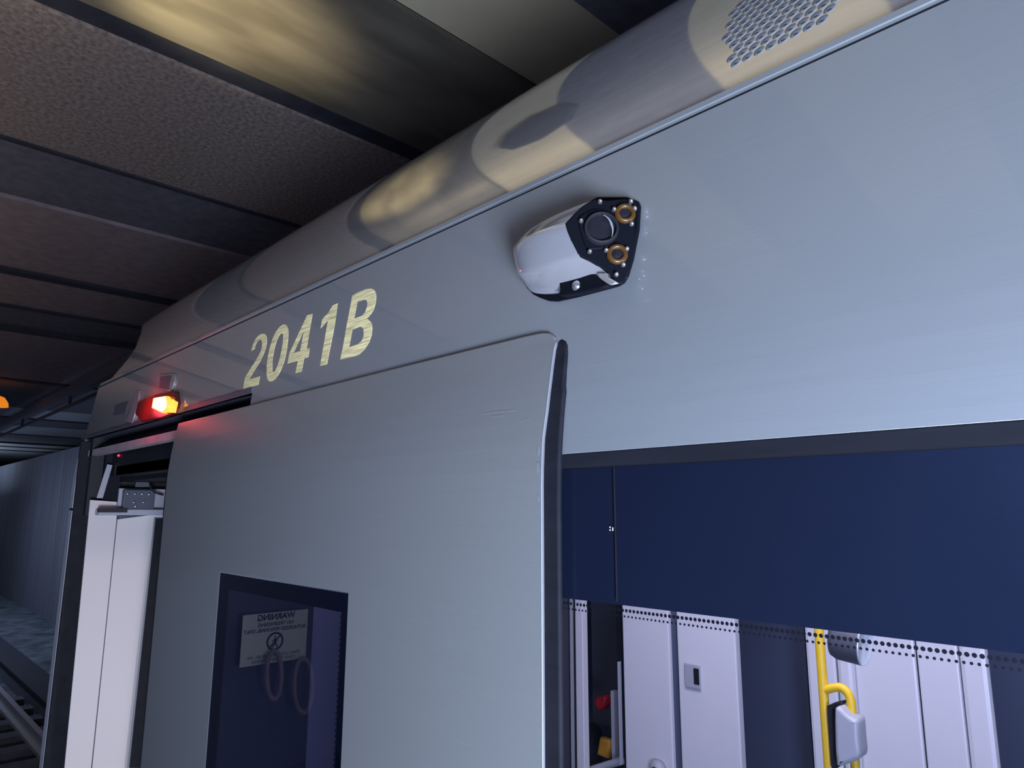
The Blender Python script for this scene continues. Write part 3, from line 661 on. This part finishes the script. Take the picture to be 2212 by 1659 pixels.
# raised inner bezel
bez = [(1040, 500), (1140, 430), (1240, 385), (1330, 400), (1400, 470), (1440, 560), (1500, 700), (1480, 800), (1380, 860), (1230, 880), (1150, 870), (1110, 780), (1070, 660)]
face_part('face_bezel', [bez], 'cast', pod, 0.003, 0.003, 0.0012, 1)
def face_disc(name, cx_, cy_, prof, m, parent, off=0.0, seg=28):
    o = fp(*cpod(cx_, cy_), off); bm = lathe(prof, seg); place(bm, o, UF, VF, NF); return bmobj(name, bm, m, parent, True)
sc = (fp(*cpod(1320, 640)) - fp(*cpod(1320, 740))).length / 100.0      # metres per crop pixel
ln = face_disc('lens_ring', 1320, 635, [(sc * 155, 0.0), (sc * 160, 0.006), (sc * 175, 0.007), (sc * 188, 0.004), (sc * 190, -0.003)], 'rubber', pod, 0.004)
face_disc('lens_glass', 1320, 635, [(0, 0.0012), (sc * 60, 0.0011), (sc * 120, 0.0008), (sc * 157, 0.0)], 'lens', ln, 0.004)
# bright crescent inside the ring
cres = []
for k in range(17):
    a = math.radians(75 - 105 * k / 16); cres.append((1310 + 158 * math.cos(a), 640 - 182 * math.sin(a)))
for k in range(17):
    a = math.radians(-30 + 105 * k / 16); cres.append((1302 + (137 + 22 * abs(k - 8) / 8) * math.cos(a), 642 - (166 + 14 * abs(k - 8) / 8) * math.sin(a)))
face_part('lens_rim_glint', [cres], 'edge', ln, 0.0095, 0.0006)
for (cx_, cy_) in [(1605, 455), (1510, 940)]:
    rg = face_disc('amber_ring', cx_, cy_, [(sc * 62, 0.0005), (sc * 66, 0.004), (sc * 85, 0.005), (sc * 108, 0.0042), (sc * 116, 0.0)], 'amber', pod, 0.003)
    face_disc('ring_centre', cx_, cy_, [(0, 0.0025), (sc * 30, 0.0022), (sc * 64, 0.001)], 'lens', rg, 0.003)
for (cx_, cy_) in [(1305, 312), (1672, 310), (1473, 405), (1718, 395), (1682, 577), (1080, 540), (1182, 905), (1378, 890), (1625, 875), (1582, 1063), (1500, 1180)]:
    face_disc('screw', cx_, cy_, [(0, 0.0052), (sc * 12, 0.0046), (sc * 22, 0.003), (sc * 27, 0.0)], 'steel', pod, 0.004, 16)
# black base gasket on the body
base_px = [(1165, 318), (1290, 258), (1640, 258), (1765, 305), (1786, 360), (1770, 640), (1700, 1000), (1640, 1200), (1590, 1280), (1520, 1320), (1300, 1380), (1050, 1445), (800, 1500), (700, 1495), (600, 1460), (520, 1420), (450, 1350), (420, 1290), (600, 900), (800, 500)]
sheet('base_gasket', [[on(*cpod(*p), yb, -0.003) for p in base_px]], 'cast', pod, off=-0.006, thick=0.0058, bevel=0.0015, cuts=[0.25, 0.35])
# polished shell: loft from the rim of the face plate back to a rounded nose on the body
NS, NT = 20, 40
bm = bmesh.new()
rim_px = [(1640, 1215), (1500, 1222), (1395, 1165), (1285, 1078), (1165, 1008), (1070, 962), (1035, 915), (960, 770), (915, 665), (888, 570), (935, 522), (1000, 450), (1080, 375), (1165, 316), (1225, 285), (1290, 264)]
rim = [fp(*cpod(*p), -0.001) for p in rim_px]
def resample(P, n):
    L = [0]
    for a, b in zip(P, P[1:]): L.append(L[-1] + (b - a).length)
    out = []
    for i in range(n + 1):
        s = L[-1] * i / n; j = 0
        while j < len(P) - 2 and L[j + 1] < s: j += 1
        t_ = (s - L[j]) / max(L[j + 1] - L[j], 1e-9); out.append(P[j].lerp(P[j + 1], t_))
    return out
rim = resample(rim, NT)
# silhouette of the shell on the picture gives its footprint: lower line and upper line on the body
foot_lo = [on(*cpod(*p), yb, -0.004) for p in [(1500, 1262), (1250, 1385), (1000, 1430), (820, 1440), (700, 1440)]]
tail = on(*cpod(520, 1240), yb, -0.004)
X0 = tail[0]; 
shell_rows = []
cen_tail = Vector((X0, yb(tail[1]) - 0.004, 0))
def body_pt(x, h, off=-0.004): return Vector((x, yb(h) + off, h + CZ))
# section planes: from rim (t=0) to tail (t=1)
h_top_rim = max(p.z for p in rim) - CZ; 
tail_h = at(*cpod(560, 1000), 0.635)[1]
TX = at(*cpod(530, 1050), 0.640)[0]
for i in range(NS + 1):
    t_ = i / NS; ca = math.sqrt(max(0, 1 - t_ ** 2.3)); rowv = []
    for k_, p in enumerate(rim):
        base = body_pt(p.x, p.z - CZ)
        prot = base.y - p.y                                   # how far this rim point stands out
        hz = p.z - CZ
        hh = tail_h + (hz - tail_h) * (ca if t_ < 1 else 0)
        xx = p.x + (TX - p.x) * math.sin(t_ * math.pi / 2) ** 1.0
        pr = prot * (1 + 0.10 * math.sin(math.pi * min(1, t_ * 1.2))) * ca
        q = Vector((xx, yb(hh) - 0.004 - max(pr, 0), hh + CZ)); rowv.append(bm.verts.new(q))
    shell_rows.append(rowv)
for i in range(NS):
    for k_ in range(NT):
        try: bm.faces.new((shell_rows[i][k_], shell_rows[i][k_ + 1], shell_rows[i + 1][k_ + 1], shell_rows[i + 1][k_]))
        except Exception: pass
bmesh.ops.remove_doubles(bm, verts=bm.verts, dist=1e-5); bmesh.ops.recalc_face_normals(bm, faces=bm.faces)
bmobj('housing_shell', bm, 'chrome', pod, True)

rc = sheet('shell_recess', [[on(*cpod(*p), yb, -0.030) for p in [(808, 1137), (1250, 1172), (1290, 1225), (1345, 1288), (1420, 1300), (1250, 1345), (1030, 1395), (850, 1425), (800, 1420), (828, 1365)]]], 'cast', pod, off=-0.030, thick=0.012, bevel=0.001, cuts=[])
tb = sheet('shell_tab', [[on(*cpod(*p), yb, -0.034) for p in [(1275, 1160), (1390, 1160), (1402, 1215), (1500, 1272), (1415, 1297), (1335, 1248), (1288, 1212)]]], 'chrome', pod, off=-0.034, thick=0.006, bevel=0.001, cuts=[])
x_, h_ = on(*cpod(1010, 1310), yb, -0.031)
bm = lathe([(0, .004), (.003, .0038), (.005, .002), (.0065, 0)], 14); u, v, n = frame_from((0, -1, 0)); place(bm, (x_, yb(h_) - 0.030, h_ + CZ), u, v, n); bmobj('recess_screw', bm, 'steel', rc, True)

# ------------------------------------------------------------------ lamps and plates at the end of the body
rl = thing('marker_lamp', 'glowing red marker lamp on the car end above the doorway slot', 'lamp', (on(347, 872, yb)[0], 0.62, CZ + 0.30))
def cl(x, y): return (200 + x / 6.1444, 780 + y / 6.1444)
def sheetpx(name, pts, m, parent, off, th, bev=0.0, crop=cl):
    return sheet(name, [[on(*crop(*p), yb, off) for p in pts]], m, parent, off=off, thick=th, bevel=bev, cuts=[])
sheetpx('lamp_housing', [(600, 540), (840, 440), (1090, 400), (1110, 560), (1060, 700), (900, 760), (640, 800), (560, 700)], 'lamp_dark', rl, -0.012, 0.012, 0.003)
lc = sheetpx('lamp_lens', [(800, 490), (960, 462), (1000, 520), (975, 640), (915, 690), (780, 625)], 'lamprim', rl, -0.026, 0.014, 0.003)
sheetpx('lamp_core', [(825, 490), (950, 472), (968, 590), (915, 665), (800, 610)], 'lampcore', lc, -0.028, 0.003)
sheetpx('side_lens', [(1050, 505), (1105, 545), (1075, 685), (1003, 680)], 'lamprim', rl, -0.016, 0.006)
sheetpx('bracket', [(560, 390), (620, 390), (600, 560), (575, 640), (545, 740), (520, 820), (435, 810), (500, 660), (540, 520)], 'edge', rl, -0.006, 0.006, 0.0015)
pl = sheetpx('indicator_plate', [(880, 180), (1085, 165), (1090, 260), (1040, 400), (870, 355)], 'paint', None, -0.004, 0.004, 0.001); tag(pl, 'small square indicator plate on the car just above the red lamp', 'plate')
pw = sheetpx('indicator_window', [(897, 208), (1045, 190), (1012, 385), (882, 350)], 'grey_panel', pl, -0.0055, 0.002)
sheetpx('end_recess', [(300, 580), (478, 522), (435, 690), (268, 722)], 'grey_panel', car, -0.001, 0.001)
sheetpx('end_slot', [(235, 878), (520, 828), (500, 862), (225, 892)], 'grey_panel', car, -0.001, 0.001)

# ------------------------------------------------------------------ platform-end gate with the sign, behind the photographer's left
gt = thing('platform_end_gate', 'dark barrier gate closing the platform end, mirrored in the door window', 'gate', (-4.6, -1.5, 0.0))
boxes('gate_frame', [((-4.62, -2.9, 0.0), (-4.58, -2.86, 1.45)), ((-4.62, -0.3, 0.0), (-4.58, -0.26, 1.45)), ((-4.62, -2.9, 1.41), (-4.58, -0.26, 1.45)), ((-4.62, -2.9, 0.1), (-4.58, -0.26, 0.14))], 'beam', gt)
box('gate_mesh', (-4.605, -2.86, 0.14), (-4.595, -0.30, 1.41), 'darkblue', gt)
sg = thing('warning_sign', 'white warning sign with a crossed walking figure, seen mirrored in the door window', 'sign', (-4.55, -0.97, 1.1))
SX = -4.5
def virt(px, py):
    d = ray(px, py); t_ = SX / d.x; return (1.2 - d.y * t_, CZ + d.z * t_)     # (y, z) on the sign plane, mirrored in the leaf at y = 0.6
ys = [virt(*p) for p in [(525, 1325), (665, 1320), (650, 1427), (520, 1437)]]
yA, yB = min(p[0] for p in ys), max(p[0] for p in ys); zA = sum(p[1] for p in ys[2:]) / 2; zB = sum(p[1] for p in ys[:2]) / 2
box('sign_face', (SX - 0.006, yA, zA), (SX, yB, zB), 'white', sg)
yc, hgt, wid = (yA + yB) / 2, zB - zA, yB - yA
def sign_text(s, z, size, bold=0.0):
    bm = text_bm(s, size, bold); place(bm, (SX + 0.001, yc, z), (0, 1, 0), (0, 0, 1), (1, 0, 0)); o = bmobj('lettering', bm, 'ink', sg); return o
def fit(s, z, size, maxw, bold=0.0):
    bm = text_bm(s, size, bold); w_ = max(v.co.x for v in bm.verts) - min(v.co.x for v in bm.verts); k_ = min(1.0, maxw / w_)
    for v in bm.verts: v.co.x *= k_
    place(bm, (SX + 0.001, yc, z), (0, 1, 0), (0, 0, 1), (1, 0, 0)); return bmobj('lettering', bm, 'ink', sg)
fit('WARNING', zB - 0.09 * hgt, hgt * 0.17, wid * 0.88, 0.0018)
fit('NO TRESPASSING', zB - 0.23 * hgt, hgt * 0.10, wid * 0.62, 0.0006)
fit('AUTHORIZED PERSONNEL ONLY', zB - 0.34 * hgt, hgt * 0.10, wid * 0.95, 0.0006)
fit('PENAL CODE 602 AND SEC. 640', zB - 0.85 * hgt, hgt * 0.08, wid * 0.92)
fit('STATE TRANSPORTATION', zB - 0.94 * hgt, hgt * 0.08, wid * 0.85)
bm = lathe([(hgt * .145, 0.0), (hgt * .145, 0.002), (hgt * .185, 0.002), (hgt * .185, 0.0)], 36); place(bm, (SX, yc, zB - 0.58 * hgt), (0, 1, 0), (0, 0, 1), (1, 0, 0)); pic = bmobj('pictogram', bm, 'ink', sg)
S = hgt
def stroke(a, b, w_): 
    a = Vector(a); b = Vector(b); d = (b - a).normalized(); n_ = Vector((-d.y, d.x)) * w_ / 2; return [a + n_, a - n_, b - n_, b + n_]
bm = bmesh.new()
for a, b, w_ in [((-.13, .13), (.13, -.13), .03), ((.0, .06), (-.01, -.03), .045), ((-.01, -.03), (.06, -.12), .028), ((-.01, -.03), (-.06, -.12), .028), ((.0, .05), (.06, .0), .02), ((.0, .05), (-.06, .01), .02)]:
    vs = [bm.verts.new((SX + 0.0012, yc + p.x * S, zB - 0.58 * S + p.y * S)) for p in stroke(a, b, w_)]; bm.faces.new(vs)
vs = [bm.verts.new((SX + 0.0012, yc + .02 * S * math.cos(k_ * .5236), zB - (0.58 - .09) * S + .02 * S * math.sin(k_ * .5236))) for k_ in range(12)]; bm.faces.new(vs)
bmobj('figure', bm, 'ink', pic)
# hoses hanging below the sign
for (c1, ww, hh, lb) in [((582, 1455), 16, 52, 'left'), ((645, 1478), 20, 58, 'right')]:
    pts = []
    for k_ in range(25):
        a = 2 * math.pi * k_ / 24; y_, z_ = virt(c1[0] + ww * math.cos(a), c1[1] + hh * math.sin(a)); pts.append((SX + 0.06, y_, z_))
    o = tube('hose_loop', pts, 0.016, 'concrete_plum', None, 10, False); tag(o, 'pale hose loop hanging under the warning sign, %s one in the window reflection' % lb, 'hose')
